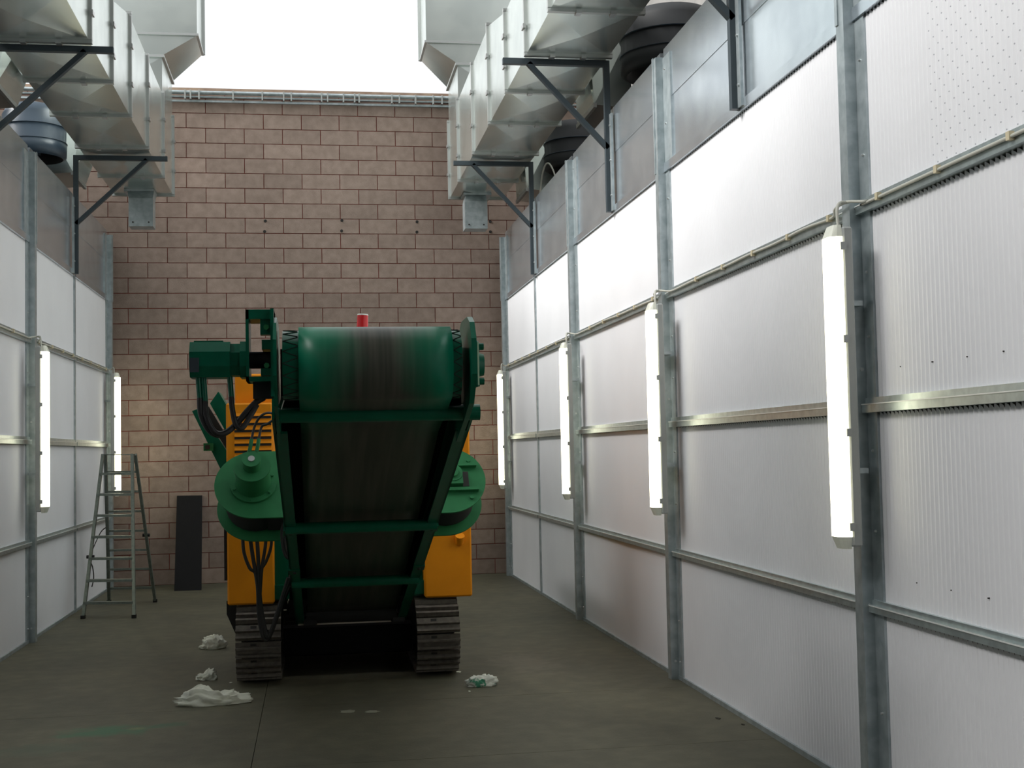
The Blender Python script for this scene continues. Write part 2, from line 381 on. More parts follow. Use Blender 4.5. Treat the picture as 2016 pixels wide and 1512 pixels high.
def filter_wall(side):
    s = 1 if side == 'right' else -1
    X = XR if s > 0 else XL
    W = MB().box(X + s * 0.055, X + s * 0.075, -5.2, YB, 0, ZS - 0.02).build('wall_' + side, 'blacksteel')  # black backing shows through the pleat cuts as the rail's shadow
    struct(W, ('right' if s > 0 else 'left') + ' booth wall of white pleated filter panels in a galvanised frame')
    xin = lambda d: X - s * d
    ends = [-5.2] + POSTS
    bays = []
    for i in range(len(POSTS) - 1):
        a = POSTS[i] + 0.085; b = POSTS[i + 1]
        if i == len(POSTS) - 2: bays += [(a, 14.44), (14.48, b)]
        else: bays.append((a, b))
    cache = {}
    for a, b in bays:
        if s < 0 and b < 5: continue
        for k in range(4):
            z0 = ZR[k][1]; z1 = ZR[k + 1][0] if k < 3 else ZP
            key = (round(b - a, 3), k)
            matn = 'perf' if (s > 0 and k == 3 and a < 5 and b > 4) else 'paper'
            key += (matn,)
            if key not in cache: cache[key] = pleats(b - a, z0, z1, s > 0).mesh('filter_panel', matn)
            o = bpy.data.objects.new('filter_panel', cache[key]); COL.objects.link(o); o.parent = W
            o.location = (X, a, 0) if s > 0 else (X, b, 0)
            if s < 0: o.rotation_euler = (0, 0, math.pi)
        for k in range(1, 4):
            z0, z1 = ZR[k]; zm = z0 + (z1 - z0) * 0.58
            rl = MB().box(xin(0.034), xin(-0.02), a, b, z0, zm).box(xin(0.016), xin(-0.02), a, b, zm, z1).build('rail', 'rail', W)
            MB().box(xin(0.0375), xin(0.033), a, b, zm - 0.004, zm + 0.001).build('rail_edge', 'edge', rl)
        MB().box(xin(0.012), xin(-0.03), a, b, 0, ZR[0][1]).build('base_channel', 'galv', W)
        # galvanised sheet above the filters: lower lip, two lapped sheets, folded top
        MB().box(xin(0.020), xin(-0.03), a, b, ZP, ZP + 0.062).build('sheet_lip', 'sheet', W)
        MB().box(xin(-0.004), xin(-0.03), a, b, ZP + 0.062, 4.17).build('sheet', 'sheet', W)
        MB().box(xin(0.0), xin(-0.03), a, b, 4.17, ZS).build('sheet', 'sheet', W)
    for i, y in enumerate(POSTS):
        if s < 0 and y < 5: continue
        p = MB()
        p.box(xin(0.062), xin(-0.02), y, y + 0.085, 0, ZS - 0.06)
        p.box(xin(0.008), xin(-0.02), y - 0.10, y, 0, ZP)
        p.box(xin(0.010), xin(-0.02), y - 0.19, y, ZP + 0.02, ZS - 0.07)
        p.box(xin(0.008), xin(-0.02), y + 0.085, y + 0.18, 0, ZP)
        p.box(xin(0.068), xin(0.060), y + 0.055, y + 0.085, ZP, ZS - 0.05)
        po = p.build('post', 'galv', W)
        z = 0.12
        for z in (0.13, 0.42, 0.905, 1.25, 1.62, 2.15, 2.45, 3.0, 3.45, 4.0, 4.4):
            MB().cyl((xin(0.006), y - 0.05, z), (xin(0.017), y - 0.05, z), 0.008, 0.005, 8).build('screw', 'screw', po)
        for z in (0.13, 0.905, 2.0, 2.76):
            MB().cyl((xin(0.03), y - 0.009, z), (xin(0.03), y + 0.003, z), 0.009, 0.009, 8).build('screw', 'screw', po)
    MB().box(xin(0.018), xin(-0.02), 14.44, 14.48, 0, ZP).build('mullion', 'galv', W)
    if s > 0:   # rows of small rivets on the nearest bay
        for (px, z) in [(5.28, 1.99), (4.99, 1.99), (4.70, 1.99), (4.43, 1.99), (5.20, 1.05), (4.90, 1.05), (4.61, 1.05), (4.32, 1.05)]:
            MB().cyl((X + 0.012, px, z), (X - 0.003, px, z), 0.0028, n=8).build('rivet', 'plug', W)
    return W
WR = filter_wall('right'); WL = filter_wall('left')

# ------------------------------------------------------------------ fluorescent lamps
LAMPS = {}
def lamp(s, xb, y0, y1, z0, z1, label):
    """batten with its back at xb, diffuser towards the room centre"""
    t = empty('fluorescent_lamp', (xb, (y0 + y1) / 2, z0)); tag(t, label, 'lamp', 'fluorescent lamps on the posts')
    d = lambda k: xb - s * k
    MB().cbox(d(0.0), d(0.048), y0, y1, z0 + 0.01, z1 - 0.01, 0.008).build('housing', 'housing', t)
    zc0, zc1 = z0 + 0.055, z1 - 0.055
    # diffuser: rounded trough section
    prof = [(0.048, 0.006), (0.075, 0.006), (0.095, 0.018), (0.105, 0.036)]
    n = y1 - y0
    pts = [(k, y0 + e) for k, e in prof] + [(k, y1 - e) for k, e in reversed(prof)]
    MB().prism([(d(k), y, zc0) for k, y in pts], (0, 0, zc1 - zc0)).build('diffuser', 'tube', t)
    for za, zb in ((z0, zc0), (zc1, z1)):
        e0 = [(d(k * 0.97 + 0.001), y0 + (y - y0) * 0.985 + 0.001, za if za == z0 else zb) for k, y in pts]
        mb = MB(); inner = zc0 if za == z0 else zc1; outer = za if za == z0 else zb
        a = [Vector((d(0.048 + (k - 0.048) * 0.62), (y0 + y1) / 2 + (y - (y0 + y1) / 2) * 0.82, outer)) for k, y in pts]
        b = [Vector((d(k), y, inner)) for k, y in pts]
        nn = len(pts); mb.add(a + b, [tuple(range(nn)), tuple(range(2 * nn - 1, nn - 1, -1))] + [(i, (i + 1) % nn, (i + 1) % nn + nn, i + nn) for i in range(nn)])
        mb.build('end_cap', 'clear', t)
    for k in range(4):
        z = z0 + 0.1 + (z1 - z0 - 0.2) * k / 3
        MB().box(d(0.036), d(0.062), y0 - 0.007, y0 + 0.006, z - 0.018, z + 0.018).build('clip', 'housing', t)
    for z in (z0 + 0.35, z1 - 0.35):
        MB().box(d(-0.085), d(0.0), y1 - 0.035, y1 + (0.12 if y0 > 6 else 0.06), z - 0.012, z + 0.012).build('mount_bar', 'galv', t)
    return t
lamp(1, 2.44, 5.46, 5.60, 1.180, 2.655, 'fluorescent lamp on the right wall, nearest and largest of the row')
lamp(1, 2.44, 8.65, 8.79, 1.180, 2.675, 'fluorescent lamp on the right wall, second from the viewer')
lamp(1, 2.44, 11.87, 12.01, 1.175, 2.670, 'fluorescent lamp on the right wall, third from the viewer')
lamp(1, 2.49, 16.42, 16.57, 1.150, 2.700, 'fluorescent lamp in the far right corner beside the block wall')
lamp(-1, -2.455, 11.90, 12.04, 1.180, 2.680, 'fluorescent lamp on the left wall nearest the viewer')
lamp(-1, -2.49, 16.42, 16.57, 1.180, 2.720, 'fluorescent lamp in the far left corner behind the step ladder')

# cables along the third rail
def cable_run(s, label, ymin):
    X = XR if s > 0 else XL
    t = empty('lamp_cable', (X, 16.6, 2.76)); tag(t, label, 'cable')
    x1 = X - s * 0.045; zc = 2.762
    path = []
    ps = [p for p in POSTS if p > ymin]
    stops = [(5.53, 2.655), (8.72, 2.675), (11.94, 2.67)] if s > 0 else [(11.97, 2.68)]
    y = ymin
    pts = [(x1, ymin, zc)]
    for p in ps:
        if p > 16: break
        pts += [(x1, p - 0.35, zc - 0.004), (x1, p - 0.16, zc), (X - s * 0.085, p - 0.02, zc + 0.022), (X - s * 0.09, p + 0.10, zc + 0.012), (x1, p + 0.24, zc - 0.004)]
        yy = p + 0.6
        nxt = [q for q in ps if q > p]
        while yy < nxt[0] - 0.4:
            pts.append((x1, yy, zc + random.uniform(-0.006, 0.006))); yy += 0.42
    pts += [(x1, 16.45, zc), (X - s * 0.07, 16.62, zc + 0.01)]
    MB().tube(pts, 0.0075, 6, 4).build('cable', 'cable', t)
    k = ymin + 0.2
    while k < 16.5:
        if all(abs(k - p) > 0.25 for p in ps):
            MB().box(X - s * 0.034, X - s * 0.056, k - 0.012, k + 0.012, zc - 0.016, zc + 0.016).build('cable_clip', 'clip', t)
        k += 0.55
    for (ly, lz) in stops:
        near = min(ps, key=lambda p: abs(p - ly))
        MB().tube([(X - s * 0.085, near - 0.02, zc + 0.02), (X - s * 0.13, (near + ly) / 2, zc + 0.012), (X - s * 0.155, ly + 0.02, zc - 0.03), (X - s * 0.16, ly, lz + 0.002)], 0.0075, 6, 5).build('lamp_feed', 'cable', t)
    MB().tube([(X - s * 0.07, 16.62, zc + 0.01), (X - s * 0.10, 16.56, zc + 0.03), (X - s * 0.12, 16.5, zc), (X - s * 0.12, 16.49, 2.69)], 0.0075, 6, 5).build('lamp_feed', 'cable', t)
cable_run(1, 'pale lamp cable clipped along the upper rail of the right wall', 2.4)
cable_run(-1, 'pale lamp cable clipped along the upper rail of the left wall', 9.0)

# ------------------------------------------------------------------ ducts
YS = [16.6, 15.5, 14.04, 12.72, 11.57, 10.45, 9.36, 8.25, 7.15, 6.05, 4.95, 3.85]
def ztop(y): return 6.0 if y >= 12.7 else 5.745
ZB_ = 5.0
def crease_quad(mb, a, b, c, d, out, h=0.012):
    a, b, c, d = map(Vector, (a, b, c, d)); o = (a + b + c + d) / 4 + Vector(out) * h
    mb.add([a, b, c, d, o], [(0, 1, 4), (1, 2, 4), (2, 3, 4), (3, 0, 4)])
def duct(s, xi, xo, label):
    t = empty('ventilation_duct', ((xi + xo) / 2, 10.2, ZB_)); tag(t, label, 'duct')
    for i in range(len(YS) - 1):
        y1, y0 = YS[i], YS[i + 1]
        a1, a0 = ztop(y1), ztop(y0)
        mb = MB()
        crease_quad(mb, (xi, y0, ZB_), (xo, y0, ZB_), (xo, y1, ZB_), (xi, y1, ZB_), (0, 0, -1), 0.028 if i % 2 else 0.020)
        crease_quad(mb, (xi, y0, a0), (xo, y0, a0), (xo, y1, a1), (xi, y1, a1), (0, 0, 1))
        crease_quad(mb, (xi, y0, ZB_), (xi, y1, ZB_), (xi, y1, a1), (xi, y0, a0), (-s, 0, 0), 0.008)
        crease_quad(mb, (xo, y0, ZB_), (xo, y1, ZB_), (xo, y1, a1), (xo, y0, a0), (s, 0, 0), 0.010)
        if i == 0: crease_quad(mb, (xi, y1, ZB_), (xo, y1, ZB_), (xo, y1, a1), (xi, y1, a1), (0, 1, 0))
        if i == len(YS) - 2: crease_quad(mb, (xi, y0, ZB_), (xo, y0, ZB_), (xo, y0, a0), (xi, y0, a0), (0, -1, 0))
        mb.build('duct_section', 'duct', t)
    lo, hi = min(xi, xo), max(xi, xo)
    for i, y in enumerate(YS):
        q = 0.026; zt = ztop(y); e = 0.022
        f = MB()
        f.box(lo - q, hi + q, y - e, y + e, ZB_ - q, ZB_ + 0.004).box(lo - q, hi + q, y - e, y + e, zt - 0.004, zt + q)
        f.box(lo - q, lo + 0.004, y - e, y + e, ZB_, zt).box(hi - 0.004, hi + q, y - e, y + e, ZB_, zt)
        fo = f.build('flange', 'flange', t)
        for k in (0.3, 0.68):
            xc = lo + (hi - lo) * k
            MB().box(xc - 0.022, xc + 0.022, y - 0.038, y + 0.038, ZB_ - q - 0.012, ZB_ - q + 0.012).build('clamp', 'silver', fo)
            zc = ZB_ + (zt - ZB_) * k; xs_ = xi - s * q
            MB().box(xs_ - 0.012, xs_ + 0.012, y - 0.045, y + 0.045, zc - 0.018, zc + 0.018).build('clamp', 'silver', fo)
    # riser: neck, collar, flared hood and shaft
    ya, yb = 15.5, 16.6
    n = MB()
    for z0, z1 in ((6.0, 6.44),):
        crease_quad(n, (xi, ya, z0), (xo, ya, z0), (xo, ya, z1), (xi, ya, z1), (0, -1, 0)); crease_quad(n, (xi, yb, z0), (xo, yb, z0), (xo, yb, z1), (xi, yb, z1), (0, 1, 0))
        crease_quad(n, (xi, ya, z0), (xi, yb, z0), (xi, yb, z1), (xi, ya, z1), (-s, 0, 0)); crease_quad(n, (xo, ya, z0), (xo, yb, z0), (xo, yb, z1), (xo, ya, z1), (s, 0, 0))
    n.build('riser_neck', 'duct', t)
    MB().box(lo - 0.028, hi + 0.028, ya - 0.028, yb + 0.028, 6.435, 6.465).build('collar', 'flange', t)
    xh = 1.435 if s > 0 else -1.33; xo2 = xo + s * 0.1; zh = 6.715; yh = 16.25
    h = MB(); A = [(xi, ya, 6.46), (xo, ya, 6.46), (xo, yb, 6.46), (xi, yb, 6.46)]; B = [(xh, ya, zh), (xo2, ya, zh), (xo2, yh, zh), (xh, yh, zh)]
    h.add(A + B, [(0, 1, 5, 4), (1, 2, 6, 5), (2, 3, 7, 6), (3, 0, 4, 7)]); h.build('hood', 'duct', t)
    sh = MB().add([(xh, ya, zh), (xo2, ya, zh), (xo2, yh, zh), (xh, yh, zh), (xh, ya, 8.2), (xo2, ya, 8.2), (xo2, yh, 8.2), (xh, yh, 8.2)],
                  [(0, 1, 5, 4), (1, 2, 6, 5), (2, 3, 7, 6), (3, 0, 4, 7), (4, 5, 6, 7)]).build('shaft', 'duct', t)
    l2, h2 = min(xh, xo2), max(xh, xo2)
    MB().box(l2 - 0.02, h2 + 0.02, ya - 0.02, yh + 0.02, zh - 0.006, zh + 0.022).build('collar', 'flange', t)
    MB().box(xh - s * 0.035, xh - s * 0.001, yh - 0.02, yh + 0.02, zh, 8.2).build('corner_strip', 'flange', t)
    # small outlet box under the far end
    xa, xb = (1.95, 2.24) if s > 0 else (-2.215, -1.925)
    d = MB(); d.box(xa - (0.0 if s > 0 else 0.07), xb + (0.07 if s > 0 else 0.0), 16.18, 16.5, 4.955, 4.985)
    d.hull([(xa + s * 0.03, 16.2, 4.96), (xb, 16.2, 4.96), (xa + s * 0.03, 16.45, 4.96), (xb, 16.45, 4.96), (xa, 16.08, 4.85), (xb, 16.08, 4.85), (xa, 16.33, 4.85), (xb, 16.33, 4.85)])
    d.box(xa, xb, 16.08, 16.33, 4.50, 4.85)
    do = d.build('outlet_box', 'galv', t)
    for x in (xa + 0.05, xb - 0.05): MB().cyl((x, 16.085, 4.55), (x, 16.07, 4.55), 0.010, n=8).build('rivet', 'plug', do)
    return t
duct(1, 1.82, 2.53, 'long galvanised duct with bolted flanges above the right filter wall')
duct(-1, -1.74, -2.46, 'long galvanised duct with bolted flanges above the left filter wall')

# dark steel brackets carrying the ducts
def bracket(s, y, label):
    X = XR if s > 0 else XL
    xe = 1.62 if s > 0 else -1.56
    t = empty('duct_bracket', (X - s * 0.04, y, 3.66)); tag(t, label, 'bracket', 'dark brackets under the ducts')
    xv = X - s * 0.045
    MB().box(xe, xv + s * 0.025, y - 0.025, y + 0.025, 4.922, 4.972).build('arm', 'dark', t)
    MB().box(xv - s * 0.025, xv + s * 0.025, y - 0.025, y + 0.025, 3.665, 4.922).build('upright', 'dark', t)
    xa = 1.84 if s > 0 else -1.78
    MB().bar((xa, y, 4.935), (xv, y, 4.215), 0.04, 0.05, (0, 1, 0)).build('brace', 'dark', t)
    MB().box(xv + s * 0.01, xv + s * 0.028, y - 0.085, y - 0.025, 3.67, 4.5).build('angle_strip', 'galv', t)
    for z in (3.8, 4.1, 4.4): MB().cyl((xv - s * 0.0, y - 0.055, z), (xv + s * 0.012, y - 0.055, z), 0.008, n=8).build('screw', 'screw', t)
bracket(1, 7.24, 'dark steel bracket on the right wall nearest the viewer, cut by the top edge')
bracket(1, 10.52, 'dark steel bracket under the right duct, middle one of the right wall')
bracket(1, 14.36, 'dark steel bracket under the right duct, farthest one near the block wall')
bracket(-1, 10.52, 'dark steel bracket under the left duct at the upper left corner of the view')
bracket(-1, 14.36, 'dark steel bracket under the left duct, farther one near the block wall')

# dark round fans behind the filter walls
def fan(s, y, label, x=3.02, zb=4.86, k_=1.0):
    t = empty('roof_fan', (s * x, y, zb)); tag(t, label, 'fan', 'fans behind the filter walls')
    prof = [(0.30, 0.0), (0.335, 0.02), (0.34, 0.16), (0.33, 0.165), (0.335, 0.32), (0.325, 0.325), (0.32, 0.46), (0.27, 0.55), (0.15, 0.585), (0.0, 0.59)]
    def lathe(pr, n=28):
        mb = MB(); v = []
        for r_, z_ in pr:
            for i in range(n):
                a = 2 * math.pi * i / n; v.append((s * x + max(r_, 1e-4) * k_ * math.cos(a), y + max(r_, 1e-4) * k_ * math.sin(a), zb + z_))
        fs = []
        for k in range(len(pr) - 1):
            for i in range(n): fs.append((k * n + i, k * n + (i + 1) % n, (k + 1) * n + (i + 1) % n, (k + 1) * n + i))
        mb.add(v, fs, True); return mb
    lathe(prof).build('fan_casing', 'fan' if s < 0 else 'fanblk', t)
    lathe([(0.30, 0.0), (0.27, 0.03), (0.26, 0.12), (0.0, 0.13)]).build('intake', 'fanblk', t)
    lathe([(0.07, 0.03), (0.07, 0.125)]).build('hub', 'dark', t)
    for k in (0.165, 0.325): lathe([(0.333, k - 0.006), (0.346, k), (0.333, k + 0.006)]).build('casing_rib', 'fan', t)
    MB().box(s * x - 0.05, s * x + 0.05, y - 0.05, y + 0.05, 0.0, zb + 0.1).build('stand', 'dark', t)
    if s > 0 and y > 12: MB().tube([(2.66, y - 0.15, 4.60), (2.68, y - 0.20, 4.85), (2.72, y - 0.25, 4.98), (2.76, y - 0.32, 4.96), (2.80, y - 0.40, 4.80), (2.80, y - 0.42, 4.62)], 0.010, 6, 5).build('fan_cable', 'cable', t)
    return t
fan(1, 10.95, 'black round fan above the right wall beside the middle bracket, nearer of two', 3.22, 4.99, 1.34)
fan(1, 14.75, 'black round fan above the right wall beside the far bracket, farther of two', 3.16, 4.96, 1.2)
fan(-1, 14.15, 'blue grey round fan hanging behind the left wall beside the duct', 2.93, 4.88)

def fan_box(s, y0, y1, xo, label):
    t = empty('duct_connector', (s * 2.7, (y0 + y1) / 2, 4.8)); tag(t, label, 'duct', 'connectors between fans and ducts')
    X0, X1 = xo, s * 2.95
    MB().hull([(X0, y0 + 0.1, 5.05), (X0, y1 - 0.1, 5.05), (X0, y0 + 0.1, 5.6), (X0, y1 - 0.1, 5.6), (X1, y0, 4.80), (X1, y1, 4.80), (X1, y0, 5.5), (X1, y1, 5.5), (s * 2.60, y0 + 0.02, 4.83), (s * 2.60, y1 - 0.02, 4.83)]).build('connector_shell', 'duct', t)
    MB().box(s * 2.59, s * 2.62, y0, y1, 4.80, 4.84).build('connector_lip', 'flange', t)
fan_box(1, 11.35, 12.15, 2.575, 'bent sheet metal box joining the nearer right fan to its duct')
fan_box(1, 15.15, 15.95, 2.575, 'bent sheet metal box joining the farther right fan to its duct')
fan_box(-1, 14.55, 15.35, -2.505, 'pale sheet metal box joining the left fan to its duct')
fan_box(-1, 11.1, 11.9, -2.505, 'pale sheet metal box at the upper left edge above the left wall')

# ------------------------------------------------------------------ the tracked crusher
CX = 0.245
mach = empty('tracked_crusher', (CX, 9.8, 0)); tag(mach, 'green and yellow tracked mobile crusher with discharge conveyor facing the viewer', 'crusher')
# tracks
def track(x0, x1, label):
    yf, yr, rr = 9.64, 11.55, 0.235
    zc = rr + 0.055
    fr = MB().cbox(x0 + 0.03, x1 - 0.03, yf - 0.02, yr + 0.02, 0.10, 0.47, 0.05)
    for y in (yf, yr): fr.cyl((x0 + 0.04, y, zc), (x1 - 0.04, y, zc), rr - 0.02, n=24)
    for k in range(4): fr.cyl((x0 + 0.04, yf + 0.4 + 0.37 * k, 0.15), (x1 - 0.04, yf + 0.4 + 0.37 * k, 0.15), 0.09, n=14)
    T = fr.build('track', 'blacksteel', mach); T['label'] = label
    L_ = yr - yf; per = 2 * L_ + 2 * math.pi * rr; N_ = 46; pitch = per / N_
    # one shoe in its own frame: u along travel, v outward
    def shoe_mesh():
        mb = MB(); h = pitch * 0.48; w0, w1 = x0, x1; xm = (x0 + x1) / 2
        mb.box(w0, w1, -h, h, 0.0, 0.018)
        for u in (-h * 0.95, 0.0):
            mb.prism([(w0, u, 0.018), (w0, u + h * 0.5, 0.018), (w0, u + h * 0.38, 0.045), (w0, u + h * 0.12, 0.045)], (w1 - w0, 0, 0))
        k0 = len(mb.f)
        mb.box(xm - 0.055, xm - 0.012, h * 0.52, h * 0.86, 0.012, 0.0195)
        me_ = mb.mesh('track_shoe', 'shoe'); me_.materials.append(M['plug'])
        for p in me_.polygons[k0:]: p.material_index = 1
        return me_
    me = shoe_mesh()
    off = Vector(mach['_o'])
    for i in range(N_):
        sdist = i * pitch
        if sdist < L_: pos = (yf + sdist, zc - rr); ang = math.pi
        elif sdist < L_ + math.pi * rr:
            a = (sdist - L_) / rr; pos = (yr + rr * math.sin(a), zc - rr * math.cos(a)); ang = math.pi + a
        elif sdist < 2 * L_ + math.pi * rr: pos = (yr - (sdist - L_ - math.pi * rr), zc + rr); ang = 0.0
        else:
            a = (sdist - 2 * L_ - math.pi * rr) / rr; pos = (yf - rr * math.sin(a), zc + rr * math.cos(a)); ang = a
        o = bpy.data.objects.new('track_shoe', me); COL.objects.link(o); o.parent = T
        o.location = (0 - off.x, pos[0] - off.y, pos[1] - off.z); o.rotation_euler = (ang, 0, 0)
track(-0.57, -0.25, 'left crawler track with worn steel shoes'); track(0.73, 1.045, 'right crawler track with worn steel shoes')
# chassis
MB().box(-0.24, 0.72, 9.75, 11.6, 0.16, 0.36).box(-0.24, 0.72, 9.95, 10.05, 0.12, 0.385).build('undercarriage_beam', 'deep_shade', mach)
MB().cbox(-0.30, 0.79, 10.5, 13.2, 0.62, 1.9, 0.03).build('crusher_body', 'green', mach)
MB().box(-0.2, 0.69, 9.95, 10.4, 0.44, 0.62).box(-0.2, 0.69, 9.95, 9.99, 0.55, 1.45).build('underbelt_plate', 'deep_shade', mach)
MB().box(-0.10, 0.57, 9.58, 9.61, 0.400, 0.425).box(-0.13, -0.10, 9.58, 9.61, 0.400, 0.50).box(0.57, 0.60, 9.58, 9.61, 0.400, 0.49).build('lit_gap_bar', 'lit_gap', mach)  # pale U bar stands in for lit floor seen through the gap
for x0, x1 in ((-0.295, -0.20), (0.705, 0.795)):
    MB().box(x0, x1, 9.62, 9.75, 0.58, 1.35).build('chassis_post', 'green', mach)
    MB().box(x0 - 0.01, x1 + 0.01, 9.56, 9.66, 0.60, 0.70).build('chassis_bracket', 'green', mach)
MB().prism([(-0.66, 9.85, 0.57), (-0.58, 9.85, 0.57), (-0.58, 9.85, 0.31), (-0.60, 9.85, 0.33), (-0.66, 9.85, 0.47)], (0, 0.012, 0)).build('mud_flap', 'black', mach)
MB().box(-0.655, -0.637, 9.56, 9.70, 0.75, 1.25).build('cover_edge', 'black', mach)
# yellow covers
YF = 9.5
def louvre_cover(x0, x1, ztop_, side):
    c = MB(); c.cbox(x0, x1, YF, 10.6, 0.575, ztop_, 0.012)
    o = c.build('engine_cover', 'yellow', mach)
    lx0, lx1 = (x0 + 0.06, x1 - 0.01) if side < 0 else (x0 + 0.01, x1 - 0.06)
    for k in range(8):
        z = 1.945 - 0.050 * k
        if z > ztop_ - 0.04: continue
        MB().box(lx0, lx1, YF - 0.003, YF + 0.004, z - 0.020, z - 0.003).build('louvre_slot', 'plug', o)
        MB().prism([(lx0, YF, z + 0.02), (lx0, YF - 0.016, z + 0.0), (lx0, YF - 0.013, z - 0.003), (lx0, YF, z + 0.012)], (lx1 - lx0, 0, 0)).build('louvre', 'yellow', o)
    return o
louvre_cover(-0.63, -0.295, 2.04, -1); louvre_cover(0.80, 1.155, 2.04, 1)
MB().cbox(-0.572, -0.28, 9.62, 10.6, 2.02, 2.26, 0.012).build('upper_cover', 'yellow', mach)
MB().cyl((1.065, 9.46, 1.03), (1.065, 9.50, 0.97), 0.035, 0.028, 12).build('exhaust_stub', 'yellow', mach)
# beacon
MB().cyl((0.385, 9.9, 1.9), (0.385, 9.9, 2.62), 0.015, n=10).build('beacon_pole', 'blacksteel', mach)
bc = MB().cyl((0.383, 9.9, 2.62), (0.388, 9.9, 2.725), 0.045, 0.042, 16).build('beacon', 'red', mach)
MB().cyl((0.388, 9.9, 2.722), (0.3885, 9.9, 2.732), 0.044, 0.040, 16).build('beacon_cap', 'white', bc)

# slanted drum housings left and right of the conveyor
TL = math.radians(35); nv = Vector((0, -math.cos(TL), math.sin(TL))); tv = Vector((0, math.sin(TL), math.cos(TL)))
def housing(xc, s):
    base = Vector((xc, 8.78, 1.462)); R = 0.268
    def plate(c, thick, cut=False):
        pts = []
        for i in range(25):
            a = math.pi / 2 + math.pi * i / 24
            pts.append(c + Vector((-s * 0 + (math.cos(a) * R) * (1 if s < 0 else -1), 0, 0)) + tv * (math.sin(a) * R))
        e = 0.26 * (1 if s < 0 else -1)
        if cut: pts += [c + Vector((e * 0.72, 0, 0)) - tv * R, c + Vector((e, 0, 0)) - tv * R * 0.66, c + Vector((e, 0, 0)) + tv * R]
        else: pts += [c + Vector((e, 0, 0)) - tv * R, c + Vector((e, 0, 0)) + tv * R]
        return MB().prism(pts, -nv * thick)
    H_ = plate(base, 0.012, s < 0).build('drum_housing', 'lgreen', mach); H_['label'] = ('left' if s < 0 else 'right') + ' rounded light green drum housing'
    plate(base - nv * 0.29, 0.012).build('rear_plate', 'lgreen', H_)
    # drum between the plates
    MB().cyl(base - nv * 0.27, base - nv * 0.013, 0.205, n=28).build('drum', 'blacksteel', H_)
    e = 0.20 * (1 if s < 0 else -1)
    c0 = base - nv * 0.27 + Vector((e, 0, 0)); 
    MB().hull([c0 + tv * 0.2 + Vector((d, 0, 0)) for d in (-0.12, 0.08)] + [c0 - tv * 0.2 + Vector((d, 0, 0)) for d in (-0.12, 0.08)] +
              [c0 + nv * 0.25 + tv * 0.2 + Vector((d, 0, 0)) for d in (-0.12, 0.08)] + [c0 + nv * 0.25 - tv * 0.2 + Vector((d, 0, 0)) for d in (-0.12, 0.08)]).build('drum_scraper', 'blacksteel', H_)
    return H_, base
HL, bl = housing(-0.395, -1)
c = bl + Vector((-0.01, 0, 0))
MB().cyl(c, c + nv * 0.018, 0.155, n=28).build('motor_flange', 'lgreen', HL)
MB().cyl(c + nv * 0.01, c + nv * 0.20, 0.118, 0.112, n=28).cyl(c + nv * 0.20, c + nv * 0.215, 0.122, n=28).build('motor_gearbox', 'lgreen', HL)
MB().cyl(c + nv * 0.21, c + nv * 0.29, 0.058, n=20).cyl(c + nv * 0.29, c + nv * 0.30, 0.062, n=20).build('motor_body', 'lgreen', HL)
MB().cyl(c + nv * 0.30, c + nv * 0.306, 0.022, n=14).build('motor_nut', 'housing', HL)
for k in range(6):
    a = k * math.pi / 3 + 0.4; q = c + Vector((math.cos(a) * 0.135, 0, 0)) + tv * (math.sin(a) * 0.135)
    MB().cyl(q + nv * 0.017, q + nv * 0.03, 0.009, n=6).build('bolt', 'lgreen', HL)
f1 = c + nv * 0.28 + tv * 0.05
for dx, in ((-0.012,), (0.035,)):
    MB().tube([f1 + Vector((dx - 0.02, 0, -0.02)), f1 + Vector((dx, 0.0, 0.03)), f1 + Vector((dx + 0.012, 0.02, 0.10))], 0.013, 8, 4).build('hose_fitting', 'lgreen', HL)
HR, br_ = housing(0.905, 1)
c = br_ + Vector((0.05, 0, 0.0)) + tv * 0.01
MB().hull([c + Vector((dx, 0, 0)) + tv * dz + nv * dn for dx in (-0.075, 0.055) for dz in (-0.075, 0.02) for dn in (0, 0.05)]).cyl(c + nv * 0.0 + Vector((-0.01, 0, 0)) + tv * 0.012, c + nv * 0.055 + Vector((-0.01, 0, 0)) + tv * 0.012, 0.066, n=24).build('bearing_block', 'lgreen', HR)
MB().cyl(c + nv * 0.05 + Vector((-0.012, 0, 0)) + tv * 0.01, c + nv * 0.07 + Vector((-0.012, 0, 0)) + tv * 0.01, 0.042, 0.036, n=20).build('bearing_cap', 'lgreen', HR)
MB().hull([c + Vector((dx, 0, 0)) + tv * dz + nv * dn for dx in (0.055, 0.10) for dz in (-0.07, 0.05) for dn in (0, 0.004)]).build('bearing_slot', 'plug', HR)
for dz in (-0.115, 0.085):
    MB().hull([c + Vector((dx, 0, 0)) + tv * (dz + dd) + nv * dn for dx in (-0.22, 0.16) for dd in (0, 0.024) for dn in (0, 0.03)]).build('slide_rail', 'lgreen', HR)
for dz in (-0.165, 0.14):
    MB().cyl(c + Vector((0.11, 0, 0)) + tv * dz, c + Vector((0.11, 0, 0)) + tv * dz + nv * 0.015, 0.014, n=8).build('bolt', 'lgreen', HR)

